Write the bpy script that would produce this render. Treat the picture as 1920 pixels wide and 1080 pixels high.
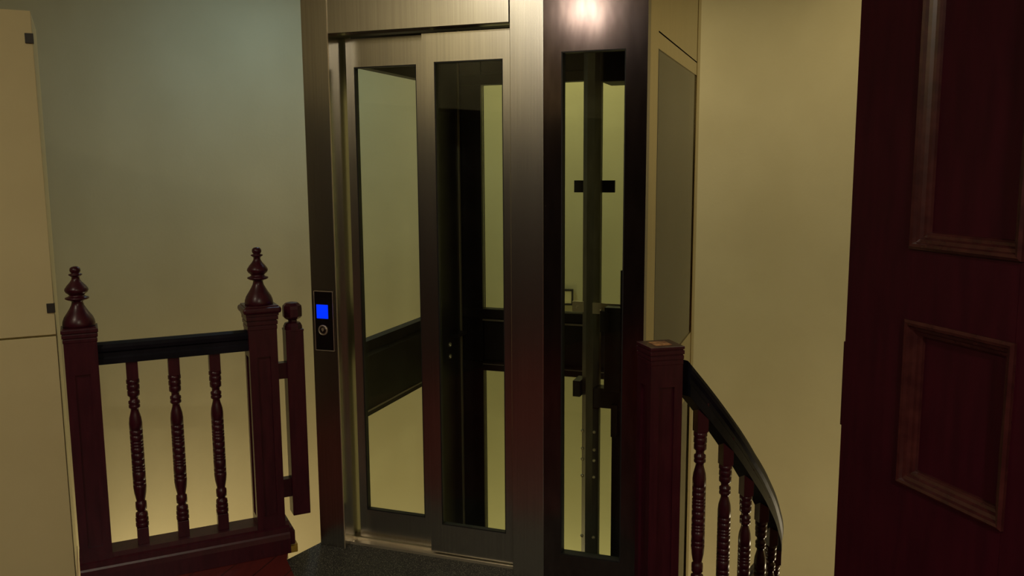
import bpy, bmesh, math, random
from mathutils import Vector, Matrix
random.seed(4)
R = math.radians
for o in list(bpy.data.objects): bpy.data.objects.remove(o)
scn = bpy.context.scene
COL = scn.collection

# ------------------------------------------------------------ camera
cam_d = bpy.data.cameras.new('camera'); cam = bpy.data.objects.new('camera', cam_d); COL.objects.link(cam)
cam_d.sensor_width = 36; cam_d.lens = 1630/1920*36; cam_d.clip_start = .02
pit, rol = R(7.96), R(.34)
fw = Vector((0, math.cos(pit), -math.sin(pit))); r0 = Vector((1, 0, 0)); u0 = r0.cross(fw)
rt = r0*math.cos(rol) - u0*math.sin(rol); up = u0*math.cos(rol) + r0*math.sin(rol)
M = Matrix((rt, up, -fw)).transposed().to_4x4(); M.translation = (0, 0, 1.5)
cam.matrix_world = M
scn.camera = cam
scn.view_settings.view_transform = 'Standard'; scn.view_settings.look = 'None'
scn.view_settings.gamma = 1; scn.view_settings.exposure = 0.0
scn.view_settings.use_curve_mapping = False

# ------------------------------------------------------------ world and lights
w = bpy.data.worlds.new('world'); scn.world = w; w.use_nodes = True
w.node_tree.nodes['Background'].inputs[0].default_value = (.55, .6, .75, 1)
w.node_tree.nodes['Background'].inputs[1].default_value = .02

def area(name, loc, aim, size, power, col, spread=180, shape='DISK', sy=None):
    l = bpy.data.lights.new(name, 'AREA'); l.shape = shape; l.size = size; l.energy = power; l.color = col
    if sy: l.size_y = sy
    l.spread = R(spread)
    o = bpy.data.objects.new(name, l); COL.objects.link(o); o.location = loc
    o.rotation_euler = (Vector(aim)-Vector(loc)).to_track_quat('-Z', 'Y').to_euler()
    return o
WARM = (1, .83, .52); COOL = (.42, .72, 1); NEUT = (1, .88, .66)
ADDED_LAMPS = [((-1.85, .75, 2.86), 13, NEUT), ((.6, -1.3, 2.86), 48, NEUT), ((-1.0, 4.9, 2.86), 4.2, COOL), ((1.45, 4.5, 2.86), 3.6, WARM), ((.35, 5.45, 2.86), 6, WARM)]  # unseen ceiling lamps, added to light the walls and landing
area('added_wall_light_glow', (-2.165, -.60, 2.75), (0, -.60, 2.75), .40, 8, (1, .90, .76), 180, 'RECTANGLE', .20)  # unseen wall light, added for the highlight on the lift's side panel
ADDED_BULBS = [((-1.5, 4.3, -1.35), 28, WARM), ((.2, 5.35, -2.2), 26, WARM), ((1.78, 3.75, -.62), 11, WARM)]  # unseen bulbs, added as stairwell fill
for (p, e, c) in ADDED_BULBS:
    l = bpy.data.lights.new('added_bulb_glow', 'POINT'); l.energy = e; l.color = c; l.shadow_soft_size = .09
    o = bpy.data.objects.new('added_bulb_glow', l); COL.objects.link(o); o.location = p
for (p, e, c) in ADDED_LAMPS:
    area('added_ceiling_light_glow', (p[0], p[1], p[2]-.05), (p[0], p[1]+.001, 0), .26, e, c)

# ------------------------------------------------------------ materials
def mat(name):
    m = bpy.data.materials.new(name); m.use_nodes = True
    nt = m.node_tree; return m, nt, nt.nodes['Principled BSDF']
def N(nt, t, **k):
    n = nt.nodes.new(t)
    for a, b in k.items():
        if a in n.inputs: n.inputs[a].default_value = b
        else: setattr(n, a, b)
    return n
def coords(nt, scale=(1, 1, 1), rot=(0, 0, 0)):
    tc = N(nt, 'ShaderNodeTexCoord'); mp = N(nt, 'ShaderNodeMapping')
    mp.inputs['Scale'].default_value = scale; mp.inputs['Rotation'].default_value = rot
    nt.links.new(tc.outputs['Object'], mp.inputs['Vector']); return mp
def ramp(nt, fac, stops):
    r = N(nt, 'ShaderNodeValToRGB'); cr = r.color_ramp
    cr.elements[0].position, cr.elements[0].color = stops[0][0], (*stops[0][1], 1)
    cr.elements[1].position, cr.elements[1].color = stops[-1][0], (*stops[-1][1], 1)
    for p, c in stops[1:-1]:
        e = cr.elements.new(p); e.color = (*c, 1)
    nt.links.new(fac, r.inputs[0]); return r
def noisy(name, c1, c2, scale, rough, metal=0, stretch=(1, 1, 1), bump=0, lo=.35, hi=.65, bscale=None, coat=0, spec=None, dist=.002):
    m, nt, b = mat(name); mp = coords(nt, stretch)
    n = N(nt, 'ShaderNodeTexNoise', Scale=scale, Detail=5.0); nt.links.new(mp.outputs[0], n.inputs['Vector'])
    r = ramp(nt, n.outputs[0], [(lo, c1), (hi, c2)]); nt.links.new(r.outputs[0], b.inputs['Base Color'])
    b.inputs['Roughness'].default_value = rough; b.inputs['Metallic'].default_value = metal
    if coat: b.inputs['Coat Weight'].default_value = coat; b.inputs['Coat Roughness'].default_value = .18
    if spec is not None: b.inputs['Specular IOR Level'].default_value = spec
    if bump:
        n2 = N(nt, 'ShaderNodeTexNoise', Scale=bscale or scale, Detail=4.0); nt.links.new(mp.outputs[0], n2.inputs['Vector'])
        bp = N(nt, 'ShaderNodeBump', Strength=bump, Distance=dist); nt.links.new(n2.outputs[0], bp.inputs['Height'])
        nt.links.new(bp.outputs[0], b.inputs['Normal'])
    return m
WALL = noisy('cream_wall_paint', (.56, .50, .29), (.60, .54, .32), 2.2, .8, bump=.25, bscale=60)
CEIL = noisy('ceiling_paint', (.55, .52, .40), (.58, .55, .43), 2, .85)
CREAM = noisy('cream_cabinet_paint', (.70, .62, .34), (.74, .66, .37), 3, .55)
WOOD = noisy('mahogany', (.044, .0045, .013), (.064, .008, .018), 9, .33, stretch=(6, 6, 1), bump=.15, spec=.45, coat=.05)
WOODP = noisy('mahogany_worn_top', (.85, .45, .20), (.30, .10, .05), 45, .4, lo=.40, hi=.62, coat=.2)
DOORW = noisy('dark_mahogany_door', (.040, .0035, .011), (.055, .005, .014), 7, .42, stretch=(5, 5, .8), bump=.12, spec=.2)
PANELW = noisy('added_dark_panelling', (.012, .005, .005), (.02, .008, .008), 7, .5, stretch=(5, 5, .8), spec=.2)  # near-black added panelling, gives the steel a dark room to reflect
MOULD = noisy('highlit_mahogany_moulding', (.045, .010, .011), (.075, .019, .018), 30, .27, spec=.6, coat=.2)  # mouldings' highlights put into a lighter, browner base than the door
BLACK = noisy('ebonised_rail', (.006, .006, .011), (.012, .011, .019), 12, .5, bump=.1, spec=.15)
STEEL = noisy('brushed_steel', (.47, .45, .41), (.54, .52, .47), 3, .25, metal=1, stretch=(60, 60, .6), bump=.10, bscale=4, dist=.0006)
DARKM = noisy('dark_bronze_metal', (.098, .074, .070), (.135, .104, .098), 4, .13, metal=.93, stretch=(8, 8, 2), bump=.05, dist=.0006)
FRAME = noisy('dark_frame_steel', (.018, .015, .018), (.03, .025, .029), 6, .4, metal=.2, spec=.3)
BEAMM = noisy('shaft_beam_paint', (.020, .015, .018), (.032, .025, .028), 6, .5, spec=.25)
CLAD = noisy('side_steel_wall_reflection', (.47, .38, .19), (.52, .42, .22), 4, .16, metal=1, stretch=(6, 6, 1))  # dark frame metal; the cream wall's reflection is put into its colour
TUBE = noisy('galvanised_tube', (.13, .12, .105), (.17, .16, .14), 8, .36, metal=.6, stretch=(4, 4, 1))
STRIP = noisy('beam_lip_highlight', (.28, .24, .21), (.34, .30, .26), 14, .4, metal=.3)  # pale colour stands for highlights on the beam lips
SILVER = noisy('silver_trim', (.68, .60, .46), (.75, .68, .54), 10, .35, metal=.8)
HINGE = noisy('black_clip_box_shadow', (.02, .018, .015), (.035, .03, .025), 20, .5)  # black of the clips, also used for the wall box's shadow
YEL = noisy('yellow_wood_edge', (.55, .33, .04), (.7, .45, .08), 20, .5)
RUBBER = noisy('black_seal', (.008, .008, .009), (.014, .014, .015), 20, .5)

def glass(name, tint, gl=1.0):
    m, nt, b = mat(name); nt.nodes.remove(b)
    tr = N(nt, 'ShaderNodeBsdfTransparent'); tr.inputs[0].default_value = (*tint, 1)
    g = N(nt, 'ShaderNodeBsdfGlossy', Roughness=.02); fr = N(nt, 'ShaderNodeFresnel', IOR=1.28)
    mx = N(nt, 'ShaderNodeMixShader'); out = nt.nodes['Material Output']
    n = N(nt, 'ShaderNodeTexNoise', Scale=2.0); rp = ramp(nt, n.outputs[0], [(.3, (gl*.93,)*3), (.7, (gl,)*3)])
    mp = coords(nt); nt.links.new(mp.outputs[0], n.inputs['Vector']); nt.links.new(rp.outputs[0], g.inputs[0])
    nt.links.new(fr.outputs[0], mx.inputs[0]); nt.links.new(tr.outputs[0], mx.inputs[1]); nt.links.new(g.outputs[0], mx.inputs[2])
    nt.links.new(mx.outputs[0], out.inputs[0]); return m
GLASS = glass('greenish_glass', (.93, .97, .90))

def emis(name, col, s):
    m, nt, b = mat(name); b.inputs['Base Color'].default_value = (*[c*.5 for c in col], 1)
    n = N(nt, 'ShaderNodeTexNoise', Scale=30.0); mp = coords(nt); nt.links.new(mp.outputs[0], n.inputs['Vector'])
    r = ramp(nt, n.outputs[0], [(.2, tuple(c*.94 for c in col)), (.8, col)])
    nt.links.new(r.outputs[0], b.inputs['Emission Color']); b.inputs['Emission Strength'].default_value = s
    b.inputs['Roughness'].default_value = .3; return m
BLUE = emis('blue_display', (.0, .03, 1.0), 1.0)
LAMPW = emis('added_lamp_diffuser_warm', (1, .85, .6), 5)
LAMPC = emis('added_lamp_diffuser_cool', (.75, .86, 1), 3)

def granite():
    m, nt, b = mat('dark_speckled_granite'); mp = coords(nt)
    v = N(nt, 'ShaderNodeTexNoise', Scale=230.0, Detail=3.0); nt.links.new(mp.outputs[0], v.inputs['Vector'])
    r = ramp(nt, v.outputs[0], [(.42, (.010, .010, .011)), (.56, (.05, .05, .045)), (.68, (.30, .29, .23))])
    nt.links.new(r.outputs[0], b.inputs['Base Color']); b.inputs['Roughness'].default_value = .55
    bp = N(nt, 'ShaderNodeBump', Strength=.4, Distance=.002); nt.links.new(v.outputs[0], bp.inputs['Height']); nt.links.new(bp.outputs[0], b.inputs['Normal'])
    return m
GRAN = granite()
def planks():
    m, nt, b = mat('red_plank_floor'); mp = coords(nt, (1, 1, 1), (0, 0, R(-75)))
    br = N(nt, 'ShaderNodeTexBrick', Scale=1.0); br.inputs['Brick Width'].default_value = 1.6; br.inputs['Row Height'].default_value = .115
    br.inputs['Mortar Size'].default_value = .003; br.inputs['Color1'].default_value = (.13, .013, .016, 1); br.inputs['Color2'].default_value = (.19, .026, .02, 1)
    br.inputs['Mortar'].default_value = (.05, .012, .01, 1); nt.links.new(mp.outputs[0], br.inputs['Vector'])
    n = N(nt, 'ShaderNodeTexNoise', Scale=6.0, Detail=5.0); mp2 = coords(nt, (8, 1, 1), (0, 0, R(15))); nt.links.new(mp2.outputs[0], n.inputs['Vector'])
    mx = N(nt, 'ShaderNodeMix', data_type='RGBA', blend_type='MULTIPLY'); mx.inputs[0].default_value = .6
    nt.links.new(br.outputs[0], mx.inputs[6]); r = ramp(nt, n.outputs[0], [(.3, (.6, .6, .6)), (.7, (1, 1, 1))]); nt.links.new(r.outputs[0], mx.inputs[7])
    nt.links.new(mx.outputs[2], b.inputs['Base Color']); b.inputs['Roughness'].default_value = .33; return m
FLOOR = planks()

# ------------------------------------------------------------ helpers
class MB:
    def __init__(s): s.bm = bmesh.new()
    def box(s, x0, x1, y0, y1, z0, z1, bev=0):
        t = bmesh.new(); bmesh.ops.create_cube(t, size=1)
        for v in t.verts: v.co = Vector(((x0+x1)/2+v.co.x*(x1-x0), (y0+y1)/2+v.co.y*(y1-y0), (z0+z1)/2+v.co.z*(z1-z0)))
        if bev: bmesh.ops.bevel(t, geom=t.edges[:], offset=bev, segments=2, affect='EDGES', profile=.5)
        s.add(t); return s
    def add(s, t, mx=None):
        if mx is not None: bmesh.ops.transform(t, matrix=mx, verts=t.verts[:])
        me = bpy.data.meshes.new('t'); t.to_mesh(me); t.free(); s.bm.from_mesh(me); bpy.data.meshes.remove(me)
    def lathe(s, prof, c=(0, 0, 0), seg=28, rot=None):
        t = bmesh.new(); rings = []
        for r, z in prof:
            rings.append([t.verts.new((max(r, 1e-4)*math.cos(2*math.pi*i/seg), max(r, 1e-4)*math.sin(2*math.pi*i/seg), z)) for i in range(seg)])
        for a, b in zip(rings, rings[1:]):
            for i in range(seg):
                f = t.faces.new((a[i], a[(i+1) % seg], b[(i+1) % seg], b[i])); f.smooth = seg > 8
        t.faces.new(rings[0][::-1]); t.faces.new(rings[-1])
        mx = Matrix.Translation(c)
        if rot is not None: mx = mx @ rot
        s.add(t, mx); return s
    def sweep(s, prof, path, ups=True, closed=False, caps=True, normals=None, smooth=False):
        """prof: (side, up) points; path: Vectors; side = horizontal right of travel; up = +z"""
        t = bmesh.new(); rings = []; n = len(path)
        for i, p in enumerate(path):
            a = path[(i-1) % n] if (closed or i > 0) else p; b = path[(i+1) % n] if (closed or i < n-1) else p
            d = (b-a); d.z = 0; d.normalize(); sd = Vector((d.y, -d.x, 0))
            rings.append([t.verts.new(p+sd*q[0]+Vector((0, 0, q[1]))) for q in prof])
        m = len(prof)
        for i in range(n if closed else n-1):
            a, b = rings[i], rings[(i+1) % n]
            for j in range(m):
                f = t.faces.new((a[j], a[(j+1) % m], b[(j+1) % m], b[j])); f.smooth = smooth
        if caps and not closed: t.faces.new(rings[0][::-1]); t.faces.new(rings[-1])
        bmesh.ops.recalc_face_normals(t, faces=t.faces[:]); s.add(t); return s
    def prism_x(s, prof, x0, x1):       # profile (y, z) extruded along x
        t = bmesh.new(); A = [t.verts.new((x0, y, z)) for y, z in prof]; B = [t.verts.new((x1, y, z)) for y, z in prof]; m = len(prof)
        for j in range(m): t.faces.new((A[j], A[(j+1) % m], B[(j+1) % m], B[j]))
        t.faces.new(A[::-1]); t.faces.new(B); bmesh.ops.recalc_face_normals(t, faces=t.faces[:]); s.add(t); return s
    def poly(s, pts, z0, z1):
        t = bmesh.new(); A = [t.verts.new((x, y, z0)) for x, y in pts]; B = [t.verts.new((x, y, z1)) for x, y in pts]; m = len(pts)
        for j in range(m): t.faces.new((A[j], A[(j+1) % m], B[(j+1) % m], B[j]))
        t.faces.new(A[::-1]); t.faces.new(B); bmesh.ops.recalc_face_normals(t, faces=t.faces[:])
        s.add(t); return s
    def frame(s, x0, x1, z0, z1, prof):  # mitred moulding on the y plane; prof: (inward offset, y)
        t = bmesh.new(); rings = []
        for cx, cz, sx, sz in ((x0, z0, 1, 1), (x1, z0, -1, 1), (x1, z1, -1, -1), (x0, z1, 1, -1)):
            rings.append([t.verts.new((cx+sx*o, y, cz+sz*o)) for o, y in prof])
        m = len(prof)
        for i in range(4):
            a, b = rings[i], rings[(i+1) % 4]
            for j in range(m): t.faces.new((a[j], a[(j+1) % m], b[(j+1) % m], b[j]))
        bmesh.ops.recalc_face_normals(t, faces=t.faces[:]); s.add(t); return s
    def build(s, name, m, parent=None, label=None, smooth=False):
        me = bpy.data.meshes.new(name); s.bm.to_mesh(me); s.bm.free(); me.materials.append(m)
        o = bpy.data.objects.new(name, me); COL.objects.link(o)
        if parent: o.parent = parent
        if label: o['label'] = label
        return o
def thing(name, label, cat, loc=(0, 0, 0), rz=0, group=None, kind=None):
    o = bpy.data.objects.new(name, None); COL.objects.link(o); o.location = loc; o.rotation_euler = (0, 0, R(rz)); o.empty_display_size = .1
    o['label'] = label; o['category'] = cat
    if group: o['group'] = group
    if kind: o['kind'] = kind
    return o
def struct(name, mb, m, label, cat, loc=None, rz=None):
    o = mb.build(name, m); o['kind'] = 'structure'; o['label'] = label; o['category'] = cat
    if loc: o.location = loc
    if rz is not None: o.rotation_euler = (0, 0, R(rz))
    return o
def az(a, k=1): return Vector((math.sin(R(a))*k, math.cos(R(a))*k, 0))

# ------------------------------------------------------------ layout
P0 = Vector((-.6512, 3.2713, 0)); LU, LN = az(109.5), az(19.5)      # lift: right along the front, depth
Q0 = Vector((-.8892, 3.2505, 0)); BU, BN = az(63.8), az(-26.2)      # landing balustrade
C0 = Vector((.03, 3.77, 0)); WR = 2.3; ZB = -2.9; ZC = 2.9
def LP(s, d): v = P0+LU*s+LN*d; return (v.x, v.y)
def BP(s, d): v = Q0+BU*s+BN*d; return (v.x, v.y)

# ------------------------------------------------------------ room shell
mb = MB(); pin = []; n = 72
t = bmesh.new(); rows = []
for i in range(n+1):
    a = math.pi*i/n; row = []
    for (r_, z) in ((WR, ZB), (WR, ZC), (WR+.15, ZC), (WR+.15, ZB)):
        row.append(t.verts.new((C0.x+r_*math.cos(a), C0.y+r_*math.sin(a), z)))
    rows.append(row)
for a, b in zip(rows, rows[1:]):
    for j in range(4):
        f = t.faces.new((a[j], a[(j+1) % 4], b[(j+1) % 4], b[j])); f.smooth = (j in (0, 2))
t.faces.new(rows[0]); t.faces.new(rows[-1][::-1]); bmesh.ops.recalc_face_normals(t, faces=t.faces[:]); mb.add(t)
struct('wall_back', mb, WALL, 'curved cream plaster wall of the stairwell behind the lift', 'wall')
xl, xr = C0.x-WR, C0.x+WR
struct('wall_left', MB().box(xl-.15, xl, -3, 3.77, ZB, ZC), WALL, 'cream wall left of the landing behind the cabinet', 'wall')
struct('wall_right', MB().box(xr, xr+.15, -3, 3.77, ZB, ZC), WALL, 'cream wall right of the landing behind the door', 'wall')
struct('wall_front', MB().box(xl-.15, xr+.15, -3.15, -3, ZB, ZC), WALL, 'cream wall behind the viewer', 'wall')
pn = MB().box(xl, xl+.03, -3, 2.3, .001, 1.86).box(xl+.03, xr-.03, -3, -2.97, .001, 1.86).box(xl, xl+.05, -3, 2.3, 1.84, 1.90).box(xl, xl+.05, -3, -1.0, 1.9, 2.88).box(xl+.05, xr-.05, -3, -2.95, 1.84, 1.90)
struct('trim_2', pn, PANELW, 'added dark wall panelling behind the viewer, darkens steel reflections', 'panelling')
struct('ceiling', MB().box(xl-.15, xr+.15, -3.15, 6.4, ZC, ZC+.12), CEIL, 'pale ceiling over landing and stairwell', 'ceiling')
struct('floor_lower', MB().box(xl-.15, xr+.15, -3.15, 6.4, ZB-.12, ZB), FLOOR, 'wooden floor at the foot of the stairwell', 'floor')

# landing floor : red planks, and the dark stone slab by the lift
NW = Vector((.441, 2.70, 0)); NX, NY = az(75), az(-15)              # right newel: x along its broad face, y depth
def NP(s, d): v = NW+NX*s+NY*d; return (v.x, v.y)
slabL = (-.8755, 3.18); slabB = (-.774, 3.342); slabF = (-.70, 2.80)
fl = [(xl, -3), (xr, -3), (xr, 2.30), NP(.13, .04), NP(.02, .0), LP(.9, -.62), slabF, slabL, BP(.0, .0), BP(.0, .13), BP(-.745, .13), BP(-.745, .44), BP(-1.22, .44), (xl, 3.3)]
struct('floor', MB().poly(fl, -.2, 0), FLOOR, 'dark red plank floor of the landing', 'floor')
gs = [slabF, LP(.9, -.62), NP(.02, 0), NP(.13, .04), NP(.13, .115), LP(1.19, -.005), LP(1.19, .02), LP(.688, .02), LP(.688, .044), LP(-.022, .044), LP(-.022, .02), LP(-.13, .02), LP(-.13, .0), slabB, slabL]
struct('floor_slab', MB().poly(gs, -.2, .001), GRAN, 'dark speckled stone slab in front of the lift doors', 'floor')
struct('trim_1', MB().box(.004, .050, .05, .11, -.03, .006, .003), YEL, 'small yellow wood edge at foot of balustrade end', 'trim', Q0, 26.2)

# ------------------------------------------------------------ lift
ZT = 2.896
el = thing('elevator', 'glass and brushed steel lift with sliding doors and dark framed shaft in the stairwell', 'elevator', P0, -19.5)
# front portal
MB().box(-.13, -.02, 0, .17, 0.001, ZT, .002).build('door_jamb', STEEL, el)
MB().box(.687, .807, 0, .10, 0.001, ZT, .002).build('door_jamb', STEEL, el)
MB().box(-.0215, -.0185, -.0012, .004, .001, ZT).build('edge_glint', SILVER, el)  # bright strip put in for the reflection along the jamb's edge
MB().box(-.0185, .683, .002, .06, 1.985, ZT, .0015).build('header', STEEL, el)
MB().box(-.0185, .683, .075, .17, 1.995, ZT).build('door_track', RUBBER, el)
# sliding doors (left one set deeper)
def leaf(x0, x1, y0, gx0, gx1, zt):
    d = MB(); y1 = y0+.03; z0 = .014; g0, g1 = .13, 1.873
    d.box(x0, gx0, y0, y1, z0, zt); d.box(gx1, x1, y0, y1, z0, zt); d.box(gx0, gx1, y0, y1, z0, g0); d.box(gx0, gx1, y0, y1, g1, zt)
    o = d.build('sliding_door', STEEL, el)
    MB().box(gx0, gx1, y0+.012, y0+.018, g0, g1).build('glass_pane', GLASS, o)
    MB().frame(gx0, gx1, g0, g1, [(0, y0+.002), (.004, y0+.002), (.004, y0+.024), (0, y0+.024)]).build('glazing_seal', RUBBER, o)
    return o
leaf(-.004, .345, .10, .029, .287, 1.976)
leaf(.33, .686, .06, .377, .64, 1.974)
sl = MB().box(-.02, .687, .045, .17, -.05, .004).box(-.02, .687, .045, .052, .004, .011).box(-.02, .687, .092, .098, .004, .011).box(-.02, .687, .135, .14, .004, .011)
sl.build('door_sill', SILVER, el)
# side light panel right of the doors
sp = MB(); x0, x1, g0, g1 = .807, 1.16, .869, 1.089; zb, zt = .108, 1.879
sp.box(x0, g0, .004, .05, .001, ZT).box(g1, x1, .004, .05, .001, ZT).box(g0, g1, .004, .05, .001, zb).box(g0, g1, .004, .05, zt, ZT)
so = sp.build('side_panel', DARKM, el)
MB().box(g0, g1, .022, .028, zb, zt).build('glass_pane', GLASS, so)
MB().frame(g0, g1, zb, zt, [(0, .0045), (.004, .0045), (.004, .04), (0, .04)]).build('glazing_seal', RUBBER, so)
# call panel
cp = MB().box(-.116, -.034, -.004, 0, .80, 1.031, .003).build('call_panel', DARKM, el)
MB().frame(-.117, -.033, .799, 1.032, [(0, -.0045), (.0012, -.0052), (.0024, -.0045), (.0012, -.003)]).build('bright_rim', SILVER, cp)
MB().box(-.106, -.056, -.006, -.003, .925, .979, .001).build('display', BLUE, cp)
rx = Matrix.Rotation(R(90), 4, 'X')
MB().lathe([(.0205, 0), (.0205, .003), (.0165, .006), (.0155, .0035), (.0155, .003)], (-.080, -.004, .880), 32, rx).build('button_ring', SILVER, cp)
bt = MB().lathe([(.015, 0), (.015, .003), (.010, .0045)], (-.080, -.004, .880), 28, rx).build('button', DARKM, cp)
MB().box(-.0812, -.0788, -.0094, -.0075, .8745, .8875).lathe([(.0062, 0), (.0062, .001)], (-.080, -.0078, .8835), 16, rx).build('bell_mark', SILVER, cp)

# shaft : sides at s=-.055 and s=1.16, back at d=1.22 (inner) to 1.28
ZS = ZB+.003
def chan_z(z0, z1, y0, y1):                 # flanged channel, open side at y0
    return [(y0, z0), (y1, z0), (y1, z1), (y0, z1), (y0, z1-.045), (y0+.022, z1-.055), (y0+.022, z0+.055), (y0, z0+.045)]
rings = [(-1.55, -1.23), (.46, .78), (1.90, 2.22)]
RB = MB; 
# back frame
for (z0, z1) in rings:
    MB().prism_x(chan_z(z0, z1, 1.215, 1.275), -.06, 1.145).build('cross_beam', BEAMM, el)
bz = [(ZS, -1.55), (-1.23, .46), (.78, 1.90), (2.22, ZT)]
MB().box(-.04, .098, 1.222, 1.268, ZS, ZT).build('corner_post', FRAME, el)
MB().box(1.10, 1.145, 1.222, 1.268, ZS, ZT).build('corner_post', FRAME, el)
for a, b in bz:
    MB().box(.098, 1.10, 1.245, 1.251, a, b).build('glass_pane', GLASS, el)
for z, h_ in ((.720, .009), (.492, .004)):
    MB().box(.10, 1.10, 1.2115, 1.2155, z, z+h_).build('lip_highlight', STRIP, el)
    MB().box(-.0555, -.0515, .17, 1.19, z-.012, z-.012+h_*1.8).build('lip_highlight', STRIP, el)  # highlight lines of the flange lips, modelled as pale strips
# left side frame (local y runs into the depth)
def side_beam(z0, z1, x_in, x_out, d0, d1):
    t = MB(); pr = chan_z(z0, z1, x_in, x_out)
    t.prism_x(pr, d0, d1)
    # profile was (y,z) along x: swap x<->y
    for v in t.bm.verts: v.co = Vector((v.co.y, v.co.x, v.co.z))
    bmesh.ops.reverse_faces(t.bm, faces=t.bm.faces[:])
    return t
for (z0, z1) in rings:
    side_beam(z0, z1, -.055, -.10, .16, 1.28).build('cross_beam', BEAMM, el)
MB().box(-.10, -.056, .16, .215, ZS, ZT).build('side_stile', FRAME, el)
MB().box(-.10, -.058, 1.19, 1.28, ZS, ZT).build('corner_post', FRAME, el)
# guide mast against the left rear corner
MB().box(-.055, -.015, .965, 1.20, ZS, 2.75).build('guide_mast', FRAME, el)
MB().box(-.016, -.008, 1.192, 1.205, ZS, 2.75).build('guide_edge', SILVER, el, 'bright edge strip')
for z in (.62, .56, -.35, -.5): MB().lathe([(.012, 0), (.012, .006), (.007, .01)], (-.015, 1.05, z), 12, Matrix.Rotation(R(90), 4, 'Y')).build('bolt', SILVER, el)
MB().box(-.015, .03, 1.06, 1.17, .655, .67).build('bracket', FRAME, el)
# right side frame
xs0, xs1 = 1.115, 1.16
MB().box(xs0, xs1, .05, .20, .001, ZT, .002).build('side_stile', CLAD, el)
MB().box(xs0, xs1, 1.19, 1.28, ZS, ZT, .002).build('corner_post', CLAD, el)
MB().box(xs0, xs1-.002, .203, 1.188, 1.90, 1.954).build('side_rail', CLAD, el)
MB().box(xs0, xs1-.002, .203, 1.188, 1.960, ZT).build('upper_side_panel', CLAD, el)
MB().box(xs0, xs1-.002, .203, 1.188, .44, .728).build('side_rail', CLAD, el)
MB().box(xs1-.012, xs1-.006, .215, 1.188, .728, 1.90).build('glass_pane', GLASS, el)
MB().box(xs1-.012, xs1-.006, .215, 1.188, -1.2, .44).build('glass_pane', GLASS, el)
MB().box(xs1-.008, xs1-.001, .203, .215, .44, 1.90).build('glazing_seal', RUBBER, el)
MB().box(xs0, xs1-.002, .03, 1.188, -1.5, -1.2).build('side_rail', FRAME, el)
MB().box(xs0, xs1, .05, .20, ZS, -.001, .002).build('side_stile', FRAME, el)
# lower front of the shaft, under the landing floor
MB().box(-.10, 1.16, .145, .19, ZS, -.06).build('shaft_front_panel', BEAMM, el)
# guide rails and carriage hardware near the right side
MB().lathe([(.038, ZS), (.038, 2.72)], (.855, .5, 0), 8, Matrix.Rotation(R(22.5), 4, 'Z')).build('guide_tube', TUBE, el)
gr = MB().box(.955, 1.10, .44, .46, ZS, .53).box(.955, .975, .44, .56, ZS, .53).build('guide_rail', FRAME, el)
MB().box(1.012, 1.10, .43, .45, .53, 2.70).build('guide_rail', FRAME, el)
MB().box(.769, .934, .535, .55, 1.395, 1.443).build('mounting_plate', FRAME, el)
MB().box(.785, .832, .455, .462, .922, .965, .001).box(.868, .995, .455, .462, .918, .962, .001).build('upper_bracket', SILVER, el)
MB().box(.93, .995, .40, .45, .62, .955, .002).box(.915, .95, .39, .42, .86, .94).box(.88, .99, .44, .50, .54, .62).box(.79, .82, .45, .54, .575, .64).box(.99, 1.012, .41, .45, .50, 1.10).box(.955, .98, .42, .455, .43, .56).build('carriage', RUBBER, el)
bl = []
for z in (.43, .355, .31, .24, -.02):
    for x in (.828, .878): bl.append((x, .465, z))
bl += [(.805, .455, .945), (.905, .455, .94), (.935, .455, .935)]
for (x, y, z) in bl:
    MB().lathe([(.007, 0), (.007, .004), (.004, .008)], (x, y, z), 10, rx).build('bolt', SILVER, el)
MB().box(.90, 1.10, .42, .60, 1.815, 2.30, .004).build('dark_reflection_block', BEAMM, el)  # added dark box standing for a dark reflection at the shaft top

# ------------------------------------------------------------ turned woodwork
def baluster_profile(L=.69):
    pts = []
    def add(r, y): pts.append((r, y))
    seq = [(.0165, 88), (.0225, 92), (.0228, 108), (.019, 114), (.0215, 118), (.0222, 138), (.0185, 143), (.021, 147), (.021, 168), (.0145, 176), (.0140, 190),
           (.0195, 196), (.0198, 208), (.0165, 212), (.0195, 216), (.0195, 227), (.0135, 233), (.0135, 243), (.0165, 258), (.0205, 278), (.0225, 302)]
    for r_, y in seq: add(r_, y)
    for g in (337, 362, 392, 407, 422, 450, 483, 512, 526, 541, 586, 606):
        add(.0225, g-3); add(.0205, g-1); add(.0205, g+1); add(.0225, g+3)
    for r_, y in [(.0225, 622), (.0205, 650), (.016, 680), (.0145, 690), (.019, 695), (.0195, 712), (.019, 731), (.0145, 736), (.0145, 744),
                  (.0205, 749), (.0215, 766), (.0185, 771), (.0222, 775), (.0225, 790), (.019, 795), (.0225, 799), (.0225, 815), (.0165, 822)]: add(r_, y)
    return [(r_, L*(1-y/900)) for r_, y in pts][::-1]
BP_ = baluster_profile()
def baluster_mb(x, y, z0, top=.0, bot=.0):
    m = MB(); L = .69
    m.lathe(BP_, (x, y, z0), 24)
    m.box(x-.0195, x+.0195, y-.0195, y+.0195, z0-bot, z0+L*(80/900), .001)
    m.box(x-.0195, x+.0195, y-.0195, y+.0195, z0+L*(1-90/900), z0+L+top, .001)
    return m
FIN = [(.052, 0), (.0525, .012), (.051, .022), (.046, .036), (.036, .052), (.028, .066), (.021, .080), (.018, .092), (.020, .097), (.030, .100), (.0385, .105), (.038, .110), (.029, .113), (.024, .118),
       (.027, .122), (.035, .129), (.0385, .137), (.037, .144), (.030, .155), (.020, .167), (.014, .177), (.0125, .186), (.016, .190), (.022, .194), (.0215, .198), (.014, .200), (.013, .202), (.0165, .206), (.0178, .212), (.0165, .219), (.012, .224), (.005, .2265)]
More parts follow.
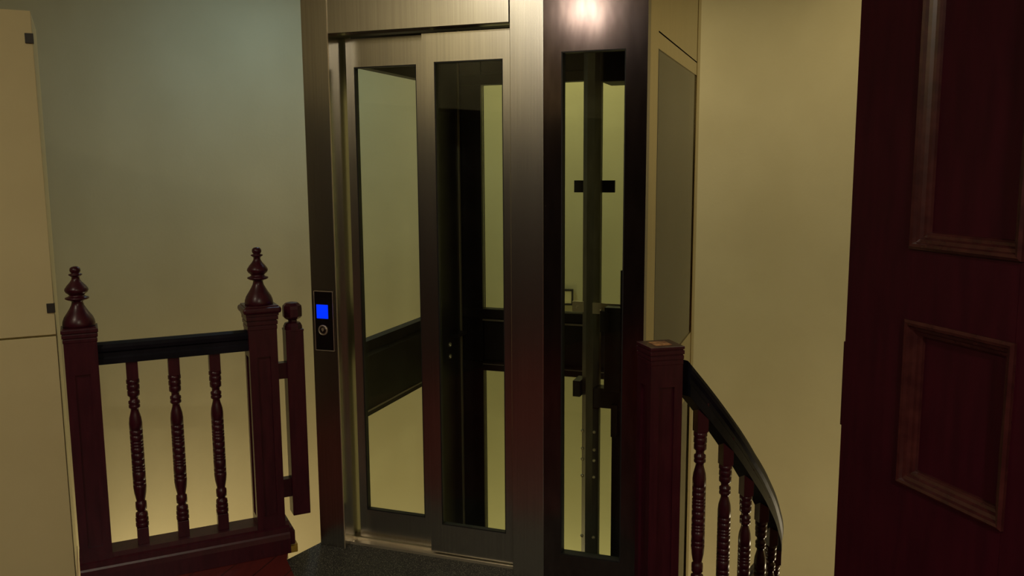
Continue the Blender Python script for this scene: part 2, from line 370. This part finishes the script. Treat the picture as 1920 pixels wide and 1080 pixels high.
def newel_body(x0, w, z0, z1, recess=(.16, .79), d0=0):
    m = MB(); x1 = x0+w; y0, y1 = d0, d0+w; q = .028; i = .009
    m.box(x0+i, x1-i, y0+i, y1-i, z0, z1-.001)
    for (a, b) in ((x0, x0+q), (x1-q, x1)):
        for (c, d) in ((y0, y0+q), (y1-q, y1)): m.box(a, b, c, d, recess[0], recess[1])
    m.box(x0, x1, y0, y1, z0, recess[0]); m.box(x0, x1, y0, y1, recess[1], z1)
    return m
def grooved_head(m, x0, w, z0, z1, k=3, e=.006, d0=0):
    h = (z1-z0)/k
    for j in range(k): m.box(x0-e*(j+1)/k, x0+w+e*(j+1)/k, d0-e*(j+1)/k, d0+w+e*(j+1)/k, z0+j*h, z0+(j+1)*h-.0035, .0018)
    m.box(x0, x0+w, d0, d0+w, z0, z1)

# left balustrade
ba = thing('landing_balustrade', 'dark mahogany landing balustrade with two finialed newels left of the lift', 'balustrade', Q0, 26.2)
W = .105
n1 = newel_body(-.727, W, 0.001, .905); grooved_head(n1, -.727, W, .905, .955); n1 = n1.build('newel_post', WOOD, ba)
MB().lathe([(r_, z*.93) for r_, z in FIN], (-.6745, .0525, .955), 32).build('finial', WOOD, n1)
n2 = newel_body(-.110, W, 0.001, .895); grooved_head(n2, -.110, W, .895, .950); n2 = n2.build('newel_post', WOOD, ba)
c_ = MB().box(-.128, .013, -.018, .123, .957, .982, .009).box(-.118, .003, -.008, .113, .948, .960).box(-.118, .003, -.008, .113, .978, .987, .002)
c_.build('cap', WOOD, n2)
MB().lathe([(r_, z*.97) for r_, z in FIN], (-.0575, .0525, .984), 32).build('finial', WOOD, n2)
hr = [(.022, .815), (.083, .815), (.083, .835), (.078, .842), (.078, .856), (.086, .862), (.088, .875), (.080, .886), (.060, .891), (.045, .891), (.025, .886), (.017, .875), (.019, .862), (.027, .856), (.027, .842), (.022, .835)]
MB().prism_x(hr, -.622, -.110).build('handrail', BLACK, ba)
br_ = [(.012, .0), (.093, .0), (.093, .125), (.012, .125), (.006, .115), (.002, .108), (-.002, .104)]
kb = [(-.016, .001), (.118, .001), (.118, .100), (.100, .104), (.098, .126), (.008, .126), (.004, .110), (-.006, .104), (-.008, .085), (-.012, .078), (-.016, .060)]
MB().prism_x(kb, -.730, .010).build('bottom_rail', WOOD, ba)
MB().box(.010, .030, -.006, .110, .030, .088, .004).box(.008, .022, -.01, .112, .085, .104, .003).build('rail_end_moulding', WOOD, ba)
for x in (-.515, -.374, -.231): baluster_mb(x, .052, .126).build('baluster', WOOD, ba)
st = MB().box(.032, .100, .02, .088, .135, .878, .003).box(.031, .101, .019, .089, .874, .882, .001)
# octagonal shoulder and knob
st = st.build('side_post', WOOD, ba)
MB().lathe([(.0365, .880), (.036, .893), (.030, .905), (.017, .909), (.0165, .916), (.030, .922), (.037, .930), (.0375, .960), (.036, .972), (.024, .983), (.008, .986)], (.066, .054, 0), 8, Matrix.Rotation(R(22.5), 4, 'Z')).build('octagonal_cap', WOOD, st)
MB().box(-.006, .034, .035, .072, .69, .752).build('spacer_block', WOOD, ba)
MB().box(-.006, .034, .035, .072, .212, .285).build('spacer_block', WOOD, ba)

# stair balustrade at the right
sb = thing('staircase', 'dark mahogany stair winding down right of the lift, flat-topped newel and black curving rail', 'staircase', NW, 15)
W2 = .110
n3 = newel_body(0, W2, .002, .868, (.12, .795)); grooved_head(n3, 0, W2, .868, .918, 3, .004); n3 = n3.build('newel_post', WOOD, sb)
MB().box(-.004, .114, -.004, .114, .918, .928, .002).build('cap', WOOD, n3)
MB().lathe([(.040, 0), (.040, .0012)], (.055, .055, .928), 4, Matrix.Rotation(R(45), 4, 'Z')).build('worn_patch', WOODP, n3, 'pale bare wood patch on the post top')
inv = Matrix.Rotation(R(-15), 4, 'Z') @ Matrix.Translation(-NW)
th = [-58.5, -51.5, -43.5, -34.6, -25.0, -15.2]; zz = [.617, .472, .316, .158, -.010, -.178]
while th[-1] < 75: th.append(th[-1]+9.6); zz.append(zz[-1]-.168)
RR = [1.138, 1.130, 1.116, 1.106, 1.104, 1.112]+[1.12]*20
def rp(a, r_, z): return Vector((C0.x+r_*math.cos(R(a)), C0.y+r_*math.sin(R(a)), z))
import bisect
def interp(a, xs, ys):
    if a <= xs[0]: return ys[0]+(a-xs[0])*(ys[1]-ys[0])/(xs[1]-xs[0])
    if a >= xs[-1]: return ys[-1]
    i = bisect.bisect(xs, a)-1; k = (a-xs[i])/(xs[i+1]-xs[i]); return ys[i]*(1-k)+ys[i+1]*k
path = [];
a = -62.3
while a <= th[-1]: path.append(inv @ rp(a, interp(a, th, RR[:len(th)]), interp(a, th, zz))); a += 1.6
# ring height is .61 above the foot of a baluster; rail underside .075 above the ring
def offs(p, dz): return [v+Vector((0, 0, dz)) for v in p]
rail = [(-.031, .155), (-.026, .170), (-.012, .179), (.012, .179), (.026, .170), (.031, .155), (.029, .140), (.021, .128), (.021, .112), (.027, .100), (.027, .062), (-.027, .062), (-.027, .100), (-.021, .112), (-.021, .128), (-.029, .140)]
hrp = MB().sweep(rail, path, smooth=False); hrp.build('handrail', BLACK, sb)
string = [(-.028, -.95), (.028, -.95), (.028, -.64), (-.028, -.64)]
MB().sweep(string, path).build('stair_string', WOOD, sb)
for i in range(len(th)):
    p = inv @ rp(th[i], RR[i], zz[i]-.615)
    baluster_mb(p.x, p.y, p.z, .03, .06).build('baluster', WOOD, sb)

# treads of the stair between its rail and the wall
k = 0; a = -57.0; z = -.165
while z > ZB+.1 and k < 16:
    m = MB(); pts = []
    for r_, sgn in ((1.145, 1), (WR-.004, -1)):
        rng = [a-1.0+ (11.6)*j/6 for j in range(7)]
        for aa in (rng if sgn > 0 else rng[::-1]):
            x, y = r_*math.cos(R(aa)), r_*math.sin(R(aa))
            if r_ > 2 and aa < 0: y = max(y, -1.4)  if False else y
            x = min(x, WR-.004)
            pts.append((x, y))
    pts = [tuple((inv @ Vector((C0.x+px, C0.y+py, 0)))[:2]) for px, py in pts]
    m.poly(pts, z-.035, z).build('tread', WOOD, sb)
    a += 9.6; z -= .168; k += 1

# ------------------------------------------------------------ cabinet on the left
cb = thing('cabinet', 'tall cream two-door cabinet at the left edge beside the balustrade', 'cabinet', Q0, 26.2)
cx0, cx1 = -1.195, -.746
MB().box(cx0, cx1+.0, .02, .42, .002, 2.008, .002).build('body', CREAM, cb)
d1 = MB().box(cx0, cx1, 0, .019, .05, .934, .0015).build('door', CREAM, cb)
d2 = MB().box(cx0, cx1, 0, .019, .941, 2.010, .0015).build('door', CREAM, cb)
for z, d_ in ((1.922, d2), (1.033, d2), (.84, d1), (.10, d1)):
    if z > 1: MB().box(cx1-.022, cx1+.003, -.006, .012, z-.016, z+.016, .001).build('door_clip', HINGE, d_, 'small black clip')

# ------------------------------------------------------------ open panelled door on the right
dr = thing('door_1', 'dark mahogany panelled door standing open at the right edge', 'door', (.819, 2.10, 0), -72.5, kind='structure')
DW = .69; DH = 2.35
panels = [(.205, .487, .10, .42), (.205, .487, .785, 1.155), (.205, .487, 1.32, 2.20)]
lf = MB(); lf.box(0, .207, 0, .045, .005, DH, .001); lf.box(.485, DW, 0, .045, .005, DH, .001)
zs = [.005]+[q for p in panels for q in p[2:]]+[DH]
for i in range(0, len(zs), 2): lf.box(.207, .485, 0, .045, zs[i], zs[i+1])
lf = lf.build('door_leaf', DOORW, dr)
for (x0, x1, z0, z1) in panels:
    MB().box(x0-.01, x1+.01, .020, .030, z0-.01, z1+.01).build('panel', DOORW, lf)
    MB().frame(x0-.004, x1+.004, z0-.004, z1+.004, [(0, .001), (0, -.007), (.006, -.011), (.012, -.009), (.015, -.002), (.022, .001), (.026, .008), (.032, .010), (.036, .014), (.038, .021), (0, .021)]).build('panel_moulding', MOULD, lf)
MB().box(-.008, 0, .002, .043, .855, 1.068, .002).build('lock_plate', DOORW, dr)

# ------------------------------------------------------------ small box outline on the far wall, seen through the side glass
def on_wall(x, z):
    y = C0.y+math.sqrt(WR*WR-(x-C0.x)**2); return Vector((x, y, z))
wb = thing('wall_box', 'small square cream box on the back wall seen through the lift side glass', 'box', on_wall(0.375, 0.591), -7)
MB().box(-.045, .045, -.03, .012, -.045, .045, .003).build('box_body', CREAM, wb)
MB().frame(-.056, .056, -.056, .056, [(0, -.034), (.011, -.034), (.011, .010), (0, .010)]).build('box_shadow_frame', HINGE, wb)  # dark surround stands for the shadow around the box

# ------------------------------------------------------------ ceiling lamps added above the frame to light landing and stairwell
for i, (p, e, c) in enumerate(ADDED_LAMPS):
    where = ['over the landing beside the left wall', 'over the landing near the door', 'over the stairwell, left of the lift', 'over the stairwell, right of the lift', 'over the stairwell behind the lift'][i]
    lm = thing('added_ceiling_light', 'added round %s ceiling light %s' % ('cool' if c is COOL else 'warm', where), 'ceiling light', (p[0], p[1], ZC-.001), group='added ceiling lights')
    MB().lathe([(.17, -.035), (.175, -.03), (.175, 0)], (0, 0, 0), 40).build('housing', SILVER, lm)
    MB().lathe([(.02, -.047), (.10, -.045), (.15, -.038), (.155, -.034)], (0, 0, 0), 40).build('diffuser', LAMPC if c is COOL else LAMPW, lm)
# unseen bulbs on brackets, added to brighten the stairwell wall
for i, (p, e, c) in enumerate(ADDED_BULBS):
    v = Vector(p)-C0; v.z = 0; L = WR-v.length
    lm = thing('added_wall_bulb', 'added warm bulb on a stairwell wall bracket %s' % ['left of the lift', 'behind the lift', 'by the upper steps right of the lift'][i], 'wall lamp', (p[0], p[1], p[2]), math.degrees(math.atan2(v.y, v.x)), 'added stairwell wall bulbs')
    MB().box(.02, L-.005, -.012, .012, -.155, -.131).box(L-.02, L+.0, -.05, .05, -.2, -.09, .003).build('bracket', BLACK, lm)
    MB().lathe([(.028, -.155), (.028, -.115), (.02, -.1)], (0, 0, 0), 20).build('socket', BLACK, lm)

wl = thing('added_wall_light', 'added square white glowing wall light high on the left wall of the landing', 'wall light', (xl, -.60, 2.75))
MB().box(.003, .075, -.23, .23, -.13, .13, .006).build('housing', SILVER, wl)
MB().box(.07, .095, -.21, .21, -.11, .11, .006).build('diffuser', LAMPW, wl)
